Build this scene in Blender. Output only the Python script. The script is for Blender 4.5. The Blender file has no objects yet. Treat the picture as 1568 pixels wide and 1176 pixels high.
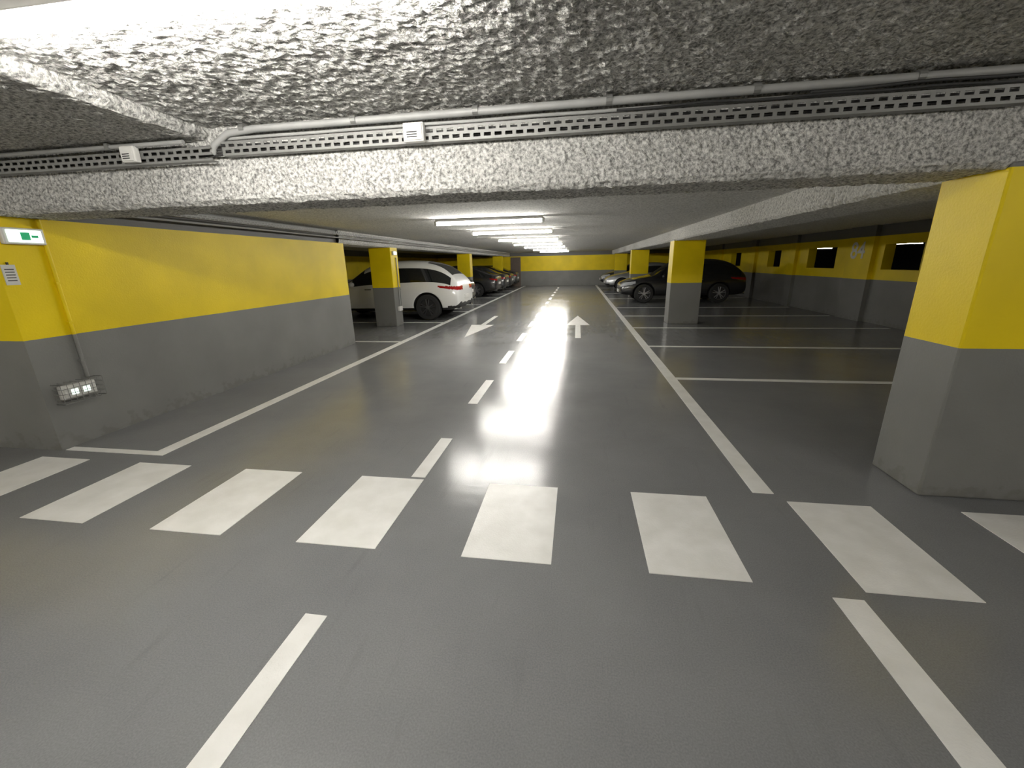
import bpy, bmesh, math, random
from mathutils import Vector, Matrix, noise
random.seed(3)
C=bpy.context; D=bpy.data
sc=C.scene
try:
    sc.view_settings.view_transform='Standard'
    sc.view_settings.look='None'
except Exception: pass

# ------------------------------------------------------------ camera
f,yaw,pit,rol=633.17,.1563,.2839,-.0207
def ray(px,py):
    u=(px-784)/f; v=(py-588)/f
    cr,sr=math.cos(rol),math.sin(rol)
    u,v=u*cr+v*sr,-u*sr+v*cr
    cp,sp=math.cos(pit),math.sin(pit)
    b=cp-v*sp; c=-sp-v*cp; a=u
    cy,sy=math.cos(yaw),math.sin(yaw)
    return Vector((a*cy-b*sy, a*sy+b*cy, c))
F0=ray(784,588); R0=ray(784+f,588)-F0; U0=F0-ray(784,588+f)
m=Matrix((R0.normalized(),U0.normalized(),-F0.normalized())).transposed().to_4x4()
m.translation=(0,0,1.55)
cam=D.cameras.new('camera'); cam.sensor_width=36; cam.lens=36*f/1568; cam.clip_start=.02
co=D.objects.new('camera',cam); co.matrix_world=m; sc.collection.objects.link(co); sc.camera=co

# ------------------------------------------------------------ materials
def mat(name):
    M=D.materials.new(name); M.use_nodes=True
    nt=M.node_tree; b=nt.nodes['Principled BSDF']
    return M,nt,b
def simple(name,col,rough=.5,metal=0,emit=None,es=0,spec=None,coat=0,noisy=.08):
    M,nt,b=mat(name)
    b.inputs['Base Color'].default_value=(*col,1); b.inputs['Roughness'].default_value=rough
    b.inputs['Metallic'].default_value=metal
    if coat: b.inputs['Coat Weight'].default_value=coat; b.inputs['Coat Roughness'].default_value=.04
    if spec is not None: b.inputs['Specular IOR Level'].default_value=spec
    if emit: b.inputs['Emission Color'].default_value=(*emit,1); b.inputs['Emission Strength'].default_value=es
    if noisy and not emit:
        n=nt.nodes.new('ShaderNodeTexNoise'); n.inputs['Scale'].default_value=9; n.inputs['Detail'].default_value=2
        g=nt.nodes.new('ShaderNodeNewGeometry'); nt.links.new(g.outputs['Position'],n.inputs['Vector'])
        r=nt.nodes.new('ShaderNodeValToRGB')
        r.color_ramp.elements[0].position=.3; r.color_ramp.elements[1].position=.7
        r.color_ramp.elements[0].color=(*[c*(1-noisy) for c in col],1)
        r.color_ramp.elements[1].color=(*[min(1,c*(1+noisy)) for c in col],1)
        nt.links.new(n.outputs['Fac'],r.inputs[0]); nt.links.new(r.outputs[0],b.inputs['Base Color'])
    return M
def N(nt,t,**k):
    n=nt.nodes.new(t)
    for a,v in k.items():
        if a in n.inputs: n.inputs[a].default_value=v
        else: setattr(n,a,v)
    return n
def math_(nt,op,a,b=None,c=None):
    n=nt.nodes.new('ShaderNodeMath'); n.operation=op
    for i,v in enumerate((a,b,c)):
        if v is None: continue
        if isinstance(v,(int,float)): n.inputs[i].default_value=v
        else: nt.links.new(v,n.inputs[i])
    return n.outputs[0]
def mix(nt,fac,a,b,mode='MIX'):
    n=nt.nodes.new('ShaderNodeMix'); n.data_type='RGBA'; n.blend_type=mode
    for i,v in ((0,fac),(6,a),(7,b)):
        if isinstance(v,(int,float)): n.inputs[i].default_value=v
        elif isinstance(v,tuple): n.inputs[i].default_value=(*v,1)
        else: nt.links.new(v,n.inputs[i])
    return n.outputs[2]
def ramp(nt,x,stops):
    r=nt.nodes.new('ShaderNodeValToRGB'); e=r.color_ramp.elements
    while len(e)<len(stops): e.new(.5)
    for i,(p,c) in enumerate(stops):
        e[i].position=p; e[i].color=(c,c,c,1) if isinstance(c,(int,float)) else (*c,1)
    nt.links.new(x,r.inputs[0]); return r.outputs[0]

def mat_floor():
    M,nt,b=mat('grey_epoxy_floor'); L=nt.links
    g=N(nt,'ShaderNodeNewGeometry'); P=g.outputs['Position']
    n1=N(nt,'ShaderNodeTexNoise',Scale=.9,Detail=5.,Roughness=.6); L.new(P,n1.inputs['Vector'])
    vm=N(nt,'ShaderNodeVectorMath',operation='MULTIPLY'); L.new(P,vm.inputs[0]); vm.inputs[1].default_value=(.22,1.,1.)
    n2=N(nt,'ShaderNodeTexNoise',Scale=13.,Detail=3.,Roughness=.6); L.new(vm.outputs[0],n2.inputs['Vector'])
    vs=N(nt,'ShaderNodeVectorMath',operation='MULTIPLY'); L.new(P,vs.inputs[0]); vs.inputs[1].default_value=(6.,.7,1.)
    n6=N(nt,'ShaderNodeTexNoise',Scale=2.,Detail=4.,Roughness=.6); L.new(vs.outputs[0],n6.inputs['Vector'])
    n3=N(nt,'ShaderNodeTexNoise',Scale=150.,Detail=1.); L.new(P,n3.inputs['Vector'])
    c=mix(nt,ramp(nt,n1.outputs['Fac'],[(.32,0),(.68,1)]),(.165,.170,.173),(.212,.216,.218))
    c=mix(nt,.22,c,ramp(nt,n3.outputs['Fac'],[(.3,.11),(.7,.30)]))
    c=mix(nt,ramp(nt,n6.outputs['Fac'],[(.60,0),(.74,.22)]),c,(.11,.11,.11))
    L.new(c,b.inputs['Base Color'])
    ro=math_(nt,'ADD',math_(nt,'MULTIPLY',n1.outputs['Fac'],.12),math_(nt,'MULTIPLY',n6.outputs['Fac'],.16))
    L.new(math_(nt,'ADD',ro,.055),b.inputs['Roughness'])
    b.inputs['Specular IOR Level'].default_value=.45
    h=math_(nt,'ADD',math_(nt,'MULTIPLY',n3.outputs['Fac'],.07),math_(nt,'MULTIPLY',n2.outputs['Fac'],.34))
    bu=N(nt,'ShaderNodeBump',Strength=.5,Distance=.006); L.new(h,bu.inputs['Height']); L.new(bu.outputs[0],b.inputs['Normal'])
    return M
def mat_spray(name='sprayed_concrete',lo=.17,hi=.80,tint=(1,.985,.94),bd=.017):
    M,nt,b=mat(name); L=nt.links
    g=N(nt,'ShaderNodeNewGeometry'); P=g.outputs['Position']
    n1=N(nt,'ShaderNodeTexNoise',Scale=48.,Detail=4.,Roughness=.7); L.new(P,n1.inputs['Vector'])
    n2=N(nt,'ShaderNodeTexNoise',Scale=1.6,Detail=2.); L.new(P,n2.inputs['Vector'])
    h=n1.outputs['Fac']
    c=ramp(nt,h,[(.36,tuple(lo*t for t in tint)),(.60,tuple(hi*t for t in tint))])
    c=mix(nt,ramp(nt,n2.outputs['Fac'],[(.3,0),(.7,.3)]),c,(lo*1.8,lo*1.8,lo*1.7))
    L.new(c,b.inputs['Base Color']); b.inputs['Roughness'].default_value=.95; b.inputs['Specular IOR Level'].default_value=.15
    bu=N(nt,'ShaderNodeBump',Strength=1.,Distance=bd); L.new(h,bu.inputs['Height']); L.new(bu.outputs[0],b.inputs['Normal'])
    return M
def mat_twotone(name,top=1.994,low=1.004,yel=(.86,.645,.001),gry=(.205,.205,.195)):
    M,nt,b=mat(name); L=nt.links
    g=N(nt,'ShaderNodeNewGeometry'); P=g.outputs['Position']
    s=N(nt,'ShaderNodeSeparateXYZ'); L.new(P,s.inputs[0])
    n1=N(nt,'ShaderNodeTexNoise',Scale=70.,Detail=2.); L.new(P,n1.inputs['Vector'])
    n2=N(nt,'ShaderNodeTexNoise',Scale=1.5,Detail=4.); L.new(P,n2.inputs['Vector'])
    n5=N(nt,'ShaderNodeTexNoise',Scale=11.,Detail=4.); L.new(P,n5.inputs['Vector'])
    z=math_(nt,'ADD',s.outputs['Z'],math_(nt,'MULTIPLY',math_(nt,'SUBTRACT',n2.outputs['Fac'],.5),.006))
    fy=math_(nt,'GREATER_THAN',z,low); fc=math_(nt,'GREATER_THAN',z,top)
    v=ramp(nt,n2.outputs['Fac'],[(.3,.88),(.7,1.06)])
    c=mix(nt,fy,gry,yel); c=mix(nt,1.,c,v,'MULTIPLY')
    sc_=math_(nt,'SUBTRACT',n5.outputs['Fac'],math_(nt,'MULTIPLY',s.outputs['Z'],1.6))
    c=mix(nt,ramp(nt,sc_,[(.38,0),(.50,.35)]),c,(.12,.11,.095))
    c=mix(nt,fc,c,(.16,.158,.15))
    L.new(c,b.inputs['Base Color']); b.inputs['Roughness'].default_value=.5; b.inputs['Specular IOR Level'].default_value=.35
    h=math_(nt,'ADD',math_(nt,'MULTIPLY',n1.outputs['Fac'],.5),math_(nt,'MULTIPLY',n2.outputs['Fac'],1.5))
    bu=N(nt,'ShaderNodeBump',Strength=.5,Distance=.005); L.new(h,bu.inputs['Height']); L.new(bu.outputs[0],b.inputs['Normal'])
    return M
def mat_paint():
    M,nt,b=mat('white_road_paint'); L=nt.links
    g=N(nt,'ShaderNodeNewGeometry'); P=g.outputs['Position']
    n1=N(nt,'ShaderNodeTexNoise',Scale=6.,Detail=4.); L.new(P,n1.inputs['Vector'])
    n2=N(nt,'ShaderNodeTexNoise',Scale=110.,Detail=2.); L.new(P,n2.inputs['Vector'])
    L.new(mix(nt,ramp(nt,n1.outputs['Fac'],[(.3,0),(.7,1)]),(.75,.74,.70),(.86,.85,.82)),b.inputs['Base Color'])
    b.inputs['Roughness'].default_value=.30
    bu=N(nt,'ShaderNodeBump',Strength=.45,Distance=.003); L.new(n2.outputs['Fac'],bu.inputs['Height']); L.new(bu.outputs[0],b.inputs['Normal'])
    return M
MF=mat_floor(); MS=mat_spray(); MSF=mat_spray('sprayed_concrete_prelit',.36,.86,bd=.011); MT=mat_twotone('yellow_grey_wall_paint'); MP=mat_paint()  # MSF: same spray, colour lightened to stand in for weak bounce light
MDK=simple('black_plastic',(.012,.012,.012),.55,noisy=0); MTY=simple('tyre_rubber',(.015,.015,.015),.8,noisy=0)
MGL=simple('tinted_car_glass',(.008,.009,.010),.05,spec=.8,noisy=0)
MGALV=simple('galvanised_steel',(.22,.22,.21),.5,.4); MPIPE=simple('grey_pvc_conduit',(.33,.33,.32),.5)
MCAB=simple('dark_cable',(.03,.03,.03),.6); MCONC=simple('dark_concrete',(.10,.10,.095),.8)
MWP=simple('white_plastic',(.68,.67,.64),.4); MRIM=simple('alloy_rim',(.16,.16,.165),.3,.9,noisy=0); MRIMS=simple('alloy_rim_silver',(.5,.5,.52),.3,.9,noisy=0)
MTUBE=simple('fluorescent_tube_glow',(1,1,1),.4,emit=(1,.97,.91),es=192)
MTUBE2=simple('dim_tube_glow',(1,1,1),.4,emit=(1,.97,.91),es=14)
MEXIT=simple('exit_light_glow',(.9,1,.9),.4,emit=(.8,1,.88),es=1.6)
MEXG=simple('exit_pictogram_green',(.0,.3,.12),.4,emit=(.02,.35,.14),es=.5)
MRED=simple('tail_light_red',(.30,.006,.006),.15,noisy=0); MCL=simple('headlight_glass',(.55,.57,.6),.08,.3,noisy=0)
MCH=simple('chrome',(.6,.6,.6),.12,1,noisy=0)
MGREYTXT=simple('pale_stencil_paint',(.75,.74,.66),.6); MDOOR=simple('brown_door_paint',(.12,.09,.07),.5)

# ------------------------------------------------------------ helpers
def link(o,parent=None):
    sc.collection.objects.link(o)
    if parent: o.parent=parent
    return o
def empty(name,loc=(0,0,0),rz=0):
    o=D.objects.new(name,None); o.location=loc; o.rotation_euler=(0,0,rz); o.empty_display_size=.2
    return link(o)
def bm_box(bm,x0,x1,y0,y1,z0,z1,mi=0):
    vs=[bm.verts.new((x,y,z)) for x in (x0,x1) for y in (y0,y1) for z in (z0,z1)]
    for q in ((0,1,3,2),(4,6,7,5),(0,4,5,1),(2,3,7,6),(0,2,6,4),(1,5,7,3)):
        fc=bm.faces.new([vs[i] for i in q]); fc.material_index=mi
def bm_obj(name,bm,mats,parent=None,smooth=False,bevel=0,seg=2):
    bmesh.ops.recalc_face_normals(bm,faces=bm.faces)
    me=D.meshes.new(name); bm.to_mesh(me); bm.free()
    for M in (mats if isinstance(mats,list) else [mats]): me.materials.append(M)
    if smooth:
        for p in me.polygons: p.use_smooth=True
    o=D.objects.new(name,me)
    if bevel:
        md=o.modifiers.new('bevel','BEVEL'); md.width=bevel; md.segments=seg; md.limit_method='ANGLE'
    return link(o,parent)
def box(name,x0,x1,y0,y1,z0,z1,M,parent=None,bevel=0):
    bm=bmesh.new(); bm_box(bm,x0,x1,y0,y1,z0,z1); return bm_obj(name,bm,M,parent,bevel=bevel)
def bm_cyl(bm,a,b,r,seg=12,mi=0,r2=None):
    a=Vector(a); b=Vector(b); d=b-a; q=d.to_track_quat('Z','Y').to_matrix().to_4x4(); q.translation=(a+b)/2
    res=bmesh.ops.create_cone(bm,cap_ends=True,segments=seg,radius1=r,radius2=r if r2 is None else r2,depth=d.length,matrix=q)
    for v in res['verts']:
        for fc in v.link_faces: fc.material_index=mi
def to_mesh(o,name,parent=None,smooth=True):
    dg=C.evaluated_depsgraph_get(); me=D.meshes.new_from_object(o.evaluated_get(dg)); D.objects.remove(o)
    me.name=name; n=D.objects.new(name,me)
    for p in me.polygons: p.use_smooth=smooth
    return link(n,parent)
def tube(name,pts,r,M,parent=None,res=4):
    cu=D.curves.new('c','CURVE'); cu.dimensions='3D'; cu.bevel_depth=r; cu.bevel_resolution=res; cu.use_fill_caps=True
    s=cu.splines.new('POLY'); s.points.add(len(pts)-1)
    for i,p in enumerate(pts): s.points[i].co=(*p,1)
    cu.materials.append(M); o=D.objects.new('c_tmp',cu); link(o)
    return to_mesh(o,name,parent)

# ------------------------------------------------------------ room shell
XL,XR=-9.9,7.0; YB,YF=-7.0,29.74; ZC=2.24; ZN=2.47; ZB=1.994; XE=24.; YE=44.
bm=bmesh.new(); bm_box(bm,XL-.3,XE,YB-.3,YE,-.2,0); bm_obj('floor',bm,MF)
def disp(p,n,amp):
    a=noise.noise(p*24)*.55+noise.noise(p*52+Vector((3,1,7)))*.45
    return p+n*(amp*a+ .006*noise.noise(p*5))
def rough_sheet(bm,o,u,v,nu,nv,nrm,amp):
    g=[]
    for i in range(nu+1):
        g.append([bm.verts.new(disp(o+u*(i/nu)+v*(j/nv),nrm,amp)) for j in range(nv+1)])
    for i in range(nu):
        for j in range(nv):
            bm.faces.new((g[i][j],g[i+1][j],g[i+1][j+1],g[i][j+1]))
XST=-2.5
bm=bmesh.new()
bm_box(bm,XL-.3,XE,3.1,YE,ZC,ZC+.4,1)
bm_box(bm,XL-.3,XE,YB-.3,3.1,ZN+.03,ZN+.17)
rough_sheet(bm,Vector((-4,.3,ZN)),Vector((10.5,0,0)),Vector((0,2.6,0)),700,173,Vector((0,0,1)),.020)
bm_box(bm,-4,6.5,YB,.3,ZN,ZN+.03); bm_box(bm,6.5,XE,YB,2.9,ZN,ZN+.03); bm_box(bm,XL,-4,YB,2.9,ZN,ZN+.03)
bm_obj('ceiling',bm,[MS,MSF],smooth=False)
def rough_beam(name,x0,x1,y0,y1,z0,z1,step,amp,M,r=.03,axis='X'):
    prof=[]
    def seg(a,b,n):
        k=max(1,int(math.hypot(b[0]-a[0],b[1]-a[1])/step))
        for i in range(k): prof.append((a[0]+(b[0]-a[0])*i/k,a[1]+(b[1]-a[1])*i/k,n))
    seg((y0,z1),(y0,z0+r),(-1,0)); seg((y0,z0+r),(y0+r,z0),(-.7,-.7)); seg((y0+r,z0),(y1-r,z0),(0,-1))
    seg((y1-r,z0),(y1,z0+r),(.7,-.7)); seg((y1,z0+r),(y1,z1),(1,0)); prof.append((y1,z1,(1,0)))
    n=int((x1-x0)/step); bm=bmesh.new(); rows=[]
    for i in range(n+1):
        x=x0+(x1-x0)*i/n; row=[]
        for (a,z,nn) in prof:
            if axis=='X': p=Vector((x,a,z)); q=Vector((0,nn[0],nn[1]))
            else: p=Vector((a,x,z)); q=Vector((nn[0],0,nn[1]))
            row.append(bm.verts.new(disp(p,q,amp)))
        rows.append(row)
    for i in range(n):
        for j in range(len(prof)-1):
            bm.faces.new((rows[i][j],rows[i+1][j],rows[i+1][j+1],rows[i][j+1]))
    return bm_obj(name,bm,M)
rough_beam('beam_transverse',-6.5,6.5,2.83,3.285,ZB,ZN+.03,.018,.018,MS)
box('beam_transverse_end',6.5,XE,2.83,3.285,ZB,ZN+.03,MS); box('beam_transverse_end',XL,-6.5,2.83,3.285,ZB,ZN+.03,MS)
rough_beam('beam_right',3.285,YF,2.29,3.02,ZB,ZC+.02,.035,.018,MSF,axis='Y')
rough_beam('beam_left',8.01,YF,-5.27,-4.66,ZB,ZC+.02,.05,.014,MSF,axis='Y')
rough_beam('ceiling_dropped_panel',-.5,2.85,-7.,XST,ZN-.075,ZN+.02,.025,.018,MS,axis='Y')

bm=bmesh.new(); bm_box(bm,XL,-4.58,2.7775,8.01,0,ZB); bm_box(bm,XL,-4.72,3.3,8.01,ZB,ZC); bm_obj('wall_left',bm,MT)
box('wall_far',XL,XR+.2,YF,YF+.25,0,ZC,MT)
box('wall_left_bays',XL-.25,XL,YB,YF,0,ZC,MT)
box('wall_back',XL,XE,YB-.25,YB,0,ZN,MT)
bm=bmesh.new()
ops=[(10.05,11.2),(13.05,14.5),(16.3,17.3),(20.,21.2)]
y=4.5
for a,b in ops:
    bm_box(bm,XR,XR+.22,y,a,0,ZC); bm_box(bm,XR,XR+.22,a,b,0,1.24); bm_box(bm,XR,XR+.22,a,b,1.80,ZC); y=b
bm_box(bm,XR,XR+.22,y,YF,0,ZC)
for y0,y1 in ((9.4,9.8),(11.45,12.4),(15.1,15.5),(18.3,18.7),(22.3,22.7)): bm_box(bm,XR-.10,XR,y0,y1,0,ZC)
bm_obj('wall_right',bm,MT)
box('wall_far_side',XE-.2,XE,YB,YE,0,ZC,MCONC); box('wall_far_neighbour',XR,XE,YE-.2,YE,0,ZC,MCONC)
box('door_1',-4.6,-3.9,YF-.06,YF-.002,0,1.95,MDOOR,bevel=.01)
cu=D.curves.new('t','FONT'); cu.body='84'; cu.size=.55; cu.extrude=.002; cu.offset=.008; cu.materials.append(MGREYTXT)
to=D.objects.new('t_tmp',cu); link(to); to=to_mesh(to,'bay_number_sign',smooth=False)
to.rotation_euler=(math.radians(90),0,math.radians(-90)); to.location=(XR-.105,12.25,1.50)

def column(x0,x1,y0,y1):
    return box('concrete_column',x0,x1,y0,y1,0,ZB+.03,MT,bevel=.012)
for yy in (2.8275,10.96,19.09,27.2): column(2.29,3.02,yy,yy+.457)
for yy in (10.37,18.5,26.6): column(-5.26,-4.68,yy,yy+.44)

# ------------------------------------------------------------ markings
def marking(name,quads):
    bm=bmesh.new()
    for q in quads:
        lo=[bm.verts.new((x,y,0)) for x,y in q]; hi=[bm.verts.new((x,y,.003)) for x,y in q]
        bm.faces.new(hi)
        n=len(q)
        for i in range(n): bm.faces.new((lo[i],lo[(i+1)%n],hi[(i+1)%n],hi[i]))
    return bm_obj(name,bm,MP)
R=lambda x0,x1,y0,y1:[(x0,y0),(x1,y0),(x1,y1),(x0,y1)]
marking('crosswalk',[R(-.598+k*1.002,-.598+k*1.002+.4966,1.856,2.649) for k in range(-7,8)])
marking('lane_line_right',[R(1.23,1.365,2.74,29.5),R(1.23,1.365,-6,1.80)])
marking('lane_line_left',[R(-3.67,-3.54,2.86,29.5),R(-4.56,-3.54,2.79,2.86)])
marking('lane_line_dashed',[R(-1.215,-1.105,a,b) for a,b in [(-2.6,-1.6),(.38,1.385),(2.68,3.41)]+[(4.4+2*i,5.4+2*i) for i in range(12)]])
marking('parking_bay_lines',[R(1.365,6.85,y-.05,y+.05) for y in (5.69,7.96,10.27,12.55,14.85,18.6,21.7,26.3)])
marking('parking_bay_lines',[R(-9.8,-3.67,y-.05,y+.05) for y in (8.2,11.15,13.9,16.2,19.6,22.1,24.5)])
marking('direction_arrow',[R(-.01,.11,8.8,10.75),[(-.25,10.7),(.35,10.7),(.05,12.65)]])
marking('direction_arrow',[R(-2.49,-2.37,10.65,12.6),[(-2.43,8.8),(-2.14,10.7),(-2.74,10.7)]])

# ------------------------------------------------------------ lamps
def lamp(x,y,L=1.7,z=ZC,M=None):
    e=empty('fluorescent_ceiling_lamp',(x,y,z))
    bm=bmesh.new(); bm_box(bm,-L/2,L/2,-.045,.045,-.045,0); bm_obj('housing',bm,MWP,e,bevel=.006)
    bm=bmesh.new(); bm_cyl(bm,(-L/2+.02,0,-.075),(L/2-.02,0,-.075),.019,8); bm_obj('tube',bm,M or MTUBE,e,smooth=True)
    bm=bmesh.new()
    for s in (-1,1): bm_box(bm,s*L/2-.02,s*L/2+.02,-.035,.035,-.10,-.03)
    bm_obj('end_caps',bm,MWP,e,bevel=.005)
for yy in (6.75,9.15,12.2,15.2,18.2,22.,26.): lamp(-1.38,yy)
lamp(-1.38,1.5,1.9,ZN); lamp(-1.38,-2.4,1.9,ZN); lamp(-6.5,-1.,1.9,ZN); lamp(4.6,-1.2,1.9,ZN)  # last three are out of view, added to light the foreground evenly
lamp(18.2,27.3,1.4,ZC,MTUBE2); lamp(18.2,35.9,1.4,ZC,MTUBE2)

# ------------------------------------------------------------ ceiling services
def tray(name,axis,a0,a1,c,z0,z1,w=.05,pitch=.065):
    bm=bmesh.new(); h=z1-z0
    def bx(s0,s1,t0,t1,u0,u1):
        if axis=='X': bm_box(bm,s0,s1,t0,t1,u0,u1)
        else: bm_box(bm,t0,t1,s0,s1,u0,u1)
    t=.003
    for (q0,q1) in ((0,.17),(.40,.60),(.83,1)): bx(a0,a1,c-t,c,z0+h*q0,z0+h*q1)
    n=int((a1-a0)/pitch)
    for i in range(n):
        s=a0+i*pitch; bx(s,s+.022,c-t,c,z0+h*.17,z0+h*.40); bx(s+.03,s+.052,c-t,c,z0+h*.60,z0+h*.83)
    bx(a0,a1,c,c+w,z0,z0+t)
    return bm_obj(name,bm,MGALV)
T1=tray('cable_tray','X',-2.35,2.25,2.755,2.275,2.36); tray('cable_tray','X',-9.5,-2.42,2.74,2.25,2.335); tray('cable_tray','X',2.3,9.,2.76,2.29,2.37)
def wavy(x0,x1,y,z,a,seed):
    n=int((x1-x0)/.12); return [(x0+(x1-x0)*i/n, y+.006*noise.noise(Vector((i*.3,seed,0))), z+a*noise.noise(Vector((i*.25,seed,3)))) for i in range(n+1)]
for k in range(4): tube('cable_%d'%k,wavy(-9.4,8.8,2.785,2.29+.017*k,.012,k*2.3),.007,MCAB,T1,2)
tube('cable_5',wavy(1.2,6,2.74,2.395,.02,9.3),.008,MCAB,T1,2); tube('cable_6',wavy(.2,5,2.745,2.37,.03,4.3),.007,MCAB,T1,2)
pp=T1
tube('pipe_1',[(-2.45,2.785,2.30),(-2.42,2.775,2.35),(-2.3,2.77,2.41),(-2.1,2.77,2.425),(9,2.77,2.432)],.022,MPIPE,pp)
tube('pipe_2',wavy(-2.4,9.,2.79,2.385,.004,5),.010,MPIPE,pp)
tube('pipe_3',[(-9.,2.72,2.365),(-2.6,2.72,2.365)],.014,MPIPE,pp)
bm=bmesh.new()
for x in [-2.2+.78*i for i in range(14)]: bm_cyl(bm,(x,2.77,2.432),(x+.035,2.77,2.432),.028,12); bm_box(bm,x,x+.03,2.76,2.81,2.42,2.445)
for x in [-8.7+1.1*i for i in range(6)]: bm_box(bm,x,x+.03,2.70,2.74,2.345,2.385)
bm_obj('pipe_clamps',bm,MGALV,pp)
def jbox(x,y,z,w=.13,h=.105):
    e=empty('junction_box',(x,y,z))
    box('casing',-w/2,w/2,-.045,0,-h/2,h/2,MWP,e,bevel=.008); box('lid',-w/2+.008,w/2-.008,-.052,-.045,-h/2+.008,h/2-.008,MWP,e,bevel=.003)
    bm=bmesh.new()
    for k in range(3): bm_box(bm,-w*.3,w*.2,-.0535,-.052,-.005-k*.013,.001-k*.013)
    bm_obj('label',bm,MDK,e)
jbox(-1.0,2.75,2.325); jbox(-3.02,2.735,2.31,.11,.10)
tray('cable_tray','Y',3.35,29.,-4.50,2.13,2.19)
tube('wall_conduit',[(-4.535,y,2.09) for y in (3.35,12,29)],.012,MPIPE)
e=empty('wall_conduit_pipe',(0,0,0))
tube('pipe',[(-4.56,3.13,1.99),(-4.56,3.13,.60)],.015,MT,e)
bm=bmesh.new()
for z in (1.8,1.45,1.1,.75): bm_box(bm,-4.58,-4.545,3.11,3.15,z,z+.02)
bm_obj('clips',bm,MT,e)
e=empty('emergency_exit_light',(-4.58,2.985,1.845))
box('casing',0,.05,-.14,.14,-.065,.065,MWP,e,bevel=.01); box('diffuser',.05,.058,-.115,.115,-.048,.048,MEXIT,e,bevel=.004)
bm=bmesh.new(); bm_box(bm,.058,.060,-.03,.03,-.03,.03); bm_box(bm,.058,.060,.04,.085,-.01,.01); bm_obj('pictogram',bm,MEXG,e)
e=empty('wall_notice_card',(-4.58,2.84,1.54)); box('card',0,.006,-.045,.045,-.08,.08,MWP,e)
bm=bmesh.new()
for k in range(5): bm_box(bm,.006,.0068,-.03,.03,.04-k*.022,.047-k*.022)
bm_box(bm,0,.012,-.006,.006,.08,.10); bm_obj('print',bm,MDK,e)
e=empty('caged_emergency_light',(-4.58,3.02,.505))
box('casing',0,.05,-.14,.14,-.065,.065,MWP,e,bevel=.012); box('diffuser',.05,.062,-.12,.12,-.05,.05,MWP,e,bevel=.006)
bm=bmesh.new(); bm_box(bm,.062,.064,-.075,-.02,-.025,.025); bm_box(bm,.062,.064,.02,.075,-.025,.025); bm_obj('led_panels',bm,MEXIT,e)
bm=bmesh.new(); W2,H2,T=.17,.09,.10
for k in range(8):
    y=-W2+2*W2*k/7; bm_cyl(bm,(T,y,-H2),(T,y,H2),.0025,6)
    for s in (-1,1): bm_cyl(bm,(0,y,s*H2),(T,y,s*H2),.0025,6)
for k in range(5):
    z=-H2+2*H2*k/4; bm_cyl(bm,(T,-W2,z),(T,W2,z),.0025,6)
    for s in (-1,1): bm_cyl(bm,(0,s*W2,z),(T,s*W2,z),.0025,6)
bm_obj('wire_guard',bm,MGALV,e)
e=empty('column_exit_light',(-4.68,10.55,1.86)); box('casing',0,.05,-.1,.1,-.05,.05,MWP,e,bevel=.008); box('diffuser',.05,.056,-.08,.08,-.035,.035,MEXIT,e)
e=empty('column_emergency_light',(-4.68,10.6,.45)); box('casing',0,.06,-.1,.1,-.06,.06,MWP,e,bevel=.008); tube('pipe',[(.015,.05,1.3),(.015,.05,.05)],.012,MPIPE,e)

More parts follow.
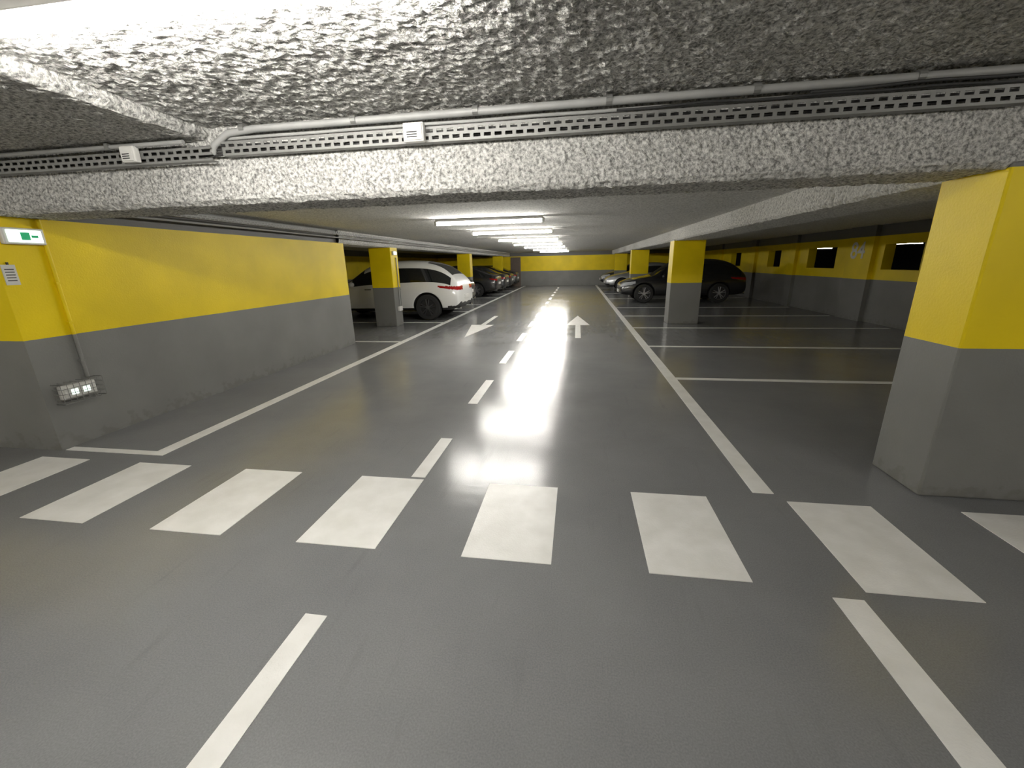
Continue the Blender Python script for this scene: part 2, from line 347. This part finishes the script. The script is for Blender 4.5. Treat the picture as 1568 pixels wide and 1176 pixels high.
# ------------------------------------------------------------ cars
def build_car(name,loc,L=4.9,W=1.95,H=1.66,paint=None,rz=math.pi,wr=.37,kind='suv',rim=None,rxk=.287):
    e=empty(name,loc,rz)
    hw=W/2
    if kind=='suv':
        st=[(0,.42,.72,.88,.78,.86),(.012,.34,.84,1.08,.78,.92),(.045,.27,.95,1.24,.74,.965),(.11,.25,.995,1.50,.68,.99),(.20,.25,1.0,1.625,.68,1.),
            (.30,.25,.985,1.655,.68,1.),(.42,.25,.96,1.66,.69,1.),(.52,.25,.94,1.63,.68,1.),(.60,.25,.93,1.50,.68,1.),(.68,.25,.93,1.20,.74,1.),
            (.73,.25,.93,1.04,.80,1.),(.84,.26,.88,.99,.80,.985),(.94,.28,.80,.88,.78,.94),(.985,.32,.66,.76,.76,.87),(1.,.40,.58,.66,.74,.80)]
        zs=H/1.66
    else:
        st=[(0,.40,.66,.84,.78,.86),(.012,.32,.78,.98,.78,.92),(.05,.24,.86,1.02,.76,.965),(.13,.22,.90,1.08,.72,.99),(.22,.22,.91,1.30,.66,1.),
            (.31,.22,.90,1.42,.66,1.),(.42,.22,.89,1.46,.68,1.),(.52,.22,.88,1.44,.68,1.),(.60,.22,.87,1.32,.68,1.),(.68,.22,.87,1.08,.74,1.),
            (.73,.22,.86,.95,.80,1.),(.84,.22,.80,.89,.80,.985),(.94,.24,.70,.78,.78,.94),(.985,.28,.58,.66,.76,.87),(1.,.36,.50,.58,.74,.80)]
        zs=H/1.46
    bm=bmesh.new(); rows=[]
    for (t,zb,zk,zt,tf,bf) in st:
        x=-L/2+t*L; b=hw*bf; zb*=zs**.5; zk*=zs; zt*=zs; wt=hw*tf; dz=zt-zk
        half=[(0,zb),(b*.80,zb),(b*.955,zb+.07),(b*.995,zb+(zk-zb)*.42),(b*.985,zk-.10),(b*.93,zk),
              (b*.93+(wt-b*.93)*.88,zk+dz*.80),(wt*.86,zt-.02*min(1,dz*4)),(wt*.45,zt+.0),(0,zt+.01)]
        pts=[(y,z) for y,z in half]+[(-y,z) for y,z in half[-2:0:-1]]
        rows.append([bm.verts.new((x,y,z)) for y,z in pts])
    n=len(rows[0]); nh=10
    for i in range(len(rows)-1):
        for j in range(n):
            k=(j+1)%n; fc=bm.faces.new((rows[i][j],rows[i+1][j],rows[i+1][k],rows[i][k]))
            jj=j if j<nh-1 else n-1-j
            mi=1
            if jj<=1: mi=0
            if jj==5 and 2<=i<9: mi=2
            if jj>=6 and i in (8,9): mi=2
            if jj>=7 and i in (2,3): mi=2
            fc.material_index=mi
    bm.faces.new(rows[0][::-1]).material_index=1; bm.faces.new(rows[-1]).material_index=1
    bmesh.ops.recalc_face_normals(bm,faces=bm.faces)
    me=D.meshes.new('body'); bm.to_mesh(me); bm.free()
    for M in (MDK,paint,MGL,MRED,MCL,MCH): me.materials.append(M)
    o=D.objects.new('body_tmp',me); link(o)
    s=o.modifiers.new('s','SUBSURF'); s.levels=3; s.render_levels=3
    bmc=bmesh.new(); fx=L*.305; rx=-L*rxk
    for x in (fx,rx):
        for sg in (-1,1): bm_cyl(bmc,(x,sg*(hw-.30),wr),(x,sg*(hw+.2),wr),wr*1.16,40)
    cut=bm_obj('cut_tmp',bmc,MDK)
    b=o.modifiers.new('b','BOOLEAN'); b.operation='DIFFERENCE'; b.object=cut; b.solver='EXACT'
    dg=C.evaluated_depsgraph_get(); me2=D.meshes.new_from_object(o.evaluated_get(dg)); D.objects.remove(o); D.objects.remove(cut)
    me2.name='body'
    tl=.62 if kind=='suv' else .34; th=.055 if kind=='suv' else .042
    for p in me2.polygons:
        c=p.center; u=c.x+L/2; v=L/2-c.x; ay=abs(c.y); p.use_smooth=True
        if p.material_index==1:
            zt=.90*zs if kind=='suv' else .80*zs
            if u<tl and abs(c.z-zt-.06*(u/tl)+.02)<th-.6*th*(u/tl) and ay>(.38 if kind=='suv' else .58)*hw: p.material_index=3
            zh=.70*zs if kind=='suv' else .62*zs
            if v<.55 and abs(c.z-zh-.10*(v/.55))<.075-.03*(v/.55) and ay>.50*hw: p.material_index=4
            if v<.30 and .38<c.z<.62*zs and ay<.42*hw: p.material_index=0
            if c.z<.40*zs and (u<.35 or v<.25): p.material_index=0
    link(D.objects.new('body',me2),e)
    for x in (fx,rx):
        for sg in (-1,1):
            bm=bmesh.new(); wd=.24; seg=36
            prof=[(wr*.66,-wd/2),(wr*.93,-wd/2),(wr,-wd/2+.03),(wr,wd/2-.03),(wr*.93,wd/2),(wr*.66,wd/2),(wr*.63,wd/2-.03),(wr*.62,-wd/2+.04)]
            rr=[]
            for k in range(seg):
                a=2*math.pi*k/seg; rr.append([bm.verts.new((r*math.cos(a),y,r*math.sin(a))) for r,y in prof])
            for k in range(seg):
                for j in range(len(prof)):
                    q=(j+1)%len(prof); fc=bm.faces.new((rr[k][j],rr[(k+1)%seg][j],rr[(k+1)%seg][q],rr[k][q])); fc.material_index=1 if j>=5 else 0
            bm_cyl(bm,(0,-.09,0),(0,.09,0),wr*.63,24,2); bm_cyl(bm,(0,sg*.09,0),(0,sg*.115,0),wr*.15,16,1)
            for k in range(5):
                for da in (-.17,.17):
                    a=2*math.pi*k/5+.3; p0=Vector((math.cos(a+da*1.5)*wr*.12,sg*.10,math.sin(a+da*1.5)*wr*.12)); p1=Vector((math.cos(a+da)*wr*.645,sg*.105,math.sin(a+da)*wr*.645))
                    bm_cyl(bm,p0,p1,.016,6,1)
            w=bm_obj('wheel',bm,[MTY,rim or MRIM,MDK],e); w.location=(x,sg*(hw-.135),wr)
            for p in w.data.polygons: p.use_smooth=True
            w.modifiers.new('es','EDGE_SPLIT')
    for sg in (-1,1):
        bm=bmesh.new(); bmesh.ops.create_uvsphere(bm,u_segments=16,v_segments=10,radius=.1)
        for v in bm.verts: v.co=Vector((v.co.x*.7,v.co.y*1.1,v.co.z*.75))
        mo=bm_obj('mirror',bm,paint,e,smooth=True); mo.location=(L*.155,sg*(hw+.05),1.02*zs if kind=='suv' else .95*zs)
        for hx in (-.13,.06):
            bm=bmesh.new(); bm_box(bm,-.1,.1,-.012,.012,-.013,.013); h=bm_obj('door_handle',bm,MCH,e,bevel=.006); h.location=(hx*L,sg*(hw*.985),(.88 if kind=='suv' else .80)*zs)
    bm=bmesh.new(); bm_box(bm,-.012,.012,-.26,.26,-.055,.055); o=bm_obj('licence_plate',bm,MWP,e,bevel=.004); o.location=(-L/2-.004,0,.62*zs)
    bm=bmesh.new(); bm_box(bm,-.012,.012,-.26,.26,-.055,.055); o=bm_obj('licence_plate_front',bm,MWP,e,bevel=.004); o.location=(L/2+.004,0,.46*zs)
    bm=bmesh.new()
    for sg in (-1,1):
        for d in (0,.09): bm_cyl(bm,(-L/2+.02,sg*(hw*.62)+d*sg,.33),(-L/2+.2,sg*(hw*.62)+d*sg,.33),.035,14)
    bm_obj('exhaust_pipes',bm,MCH,e,smooth=False)
    return e
def carpaint(n,c,m=0,r=.3): return simple(n,c,r,m,coat=.8,noisy=0)
PW=carpaint('pearl_white_paint',(.78,.78,.76)); PB=carpaint('black_car_paint',(.01,.01,.011)); PS=carpaint('silver_car_paint',(.42,.43,.44),.7)
PG=carpaint('dark_grey_car_paint',(.04,.042,.046),.3)
build_car('white_suv',(-5.74,12.56,0),4.84,1.97,1.69,PW,rxk=.308)
build_car('black_suv',(3.88,17.39,0),4.5,1.88,1.58,PB,wr=.35,rim=MRIMS)
build_car('silver_sedan',(3.75,24.2,0),4.5,1.8,1.46,PS,wr=.33,kind='sedan',rim=MRIMS)
build_car('dark_grey_sedan',(3.6,28.7,0),4.2,1.75,1.46,PG,wr=.32,kind='sedan',rim=MRIMS)
build_car('black_sedan',(-6.1,15.05,0),4.6,1.82,1.46,PB,wr=.33,kind='sedan',rim=MRIMS)
build_car('black_sedan',(-6.1,20.85,0),4.6,1.82,1.50,PB,wr=.33,kind='sedan',rim=MRIMS)
build_car('dark_grey_sedan',(-6.1,23.3,0),4.6,1.82,1.46,PG,wr=.33,kind='sedan',rim=MRIMS)
build_car('black_sedan',(-6.15,25.55,0),4.6,1.80,1.46,PB,wr=.33,kind='sedan',rim=MRIMS)
build_car('dark_grey_sedan',(-6.2,28.4,0),4.6,1.82,1.46,PG,wr=.33,kind='sedan',rim=MRIMS)

# ------------------------------------------------------------ world
w=D.worlds.new('world'); sc.world=w; w.use_nodes=True
w.node_tree.nodes['Background'].inputs[0].default_value=(.5,.5,.5,1); w.node_tree.nodes['Background'].inputs[1].default_value=.02
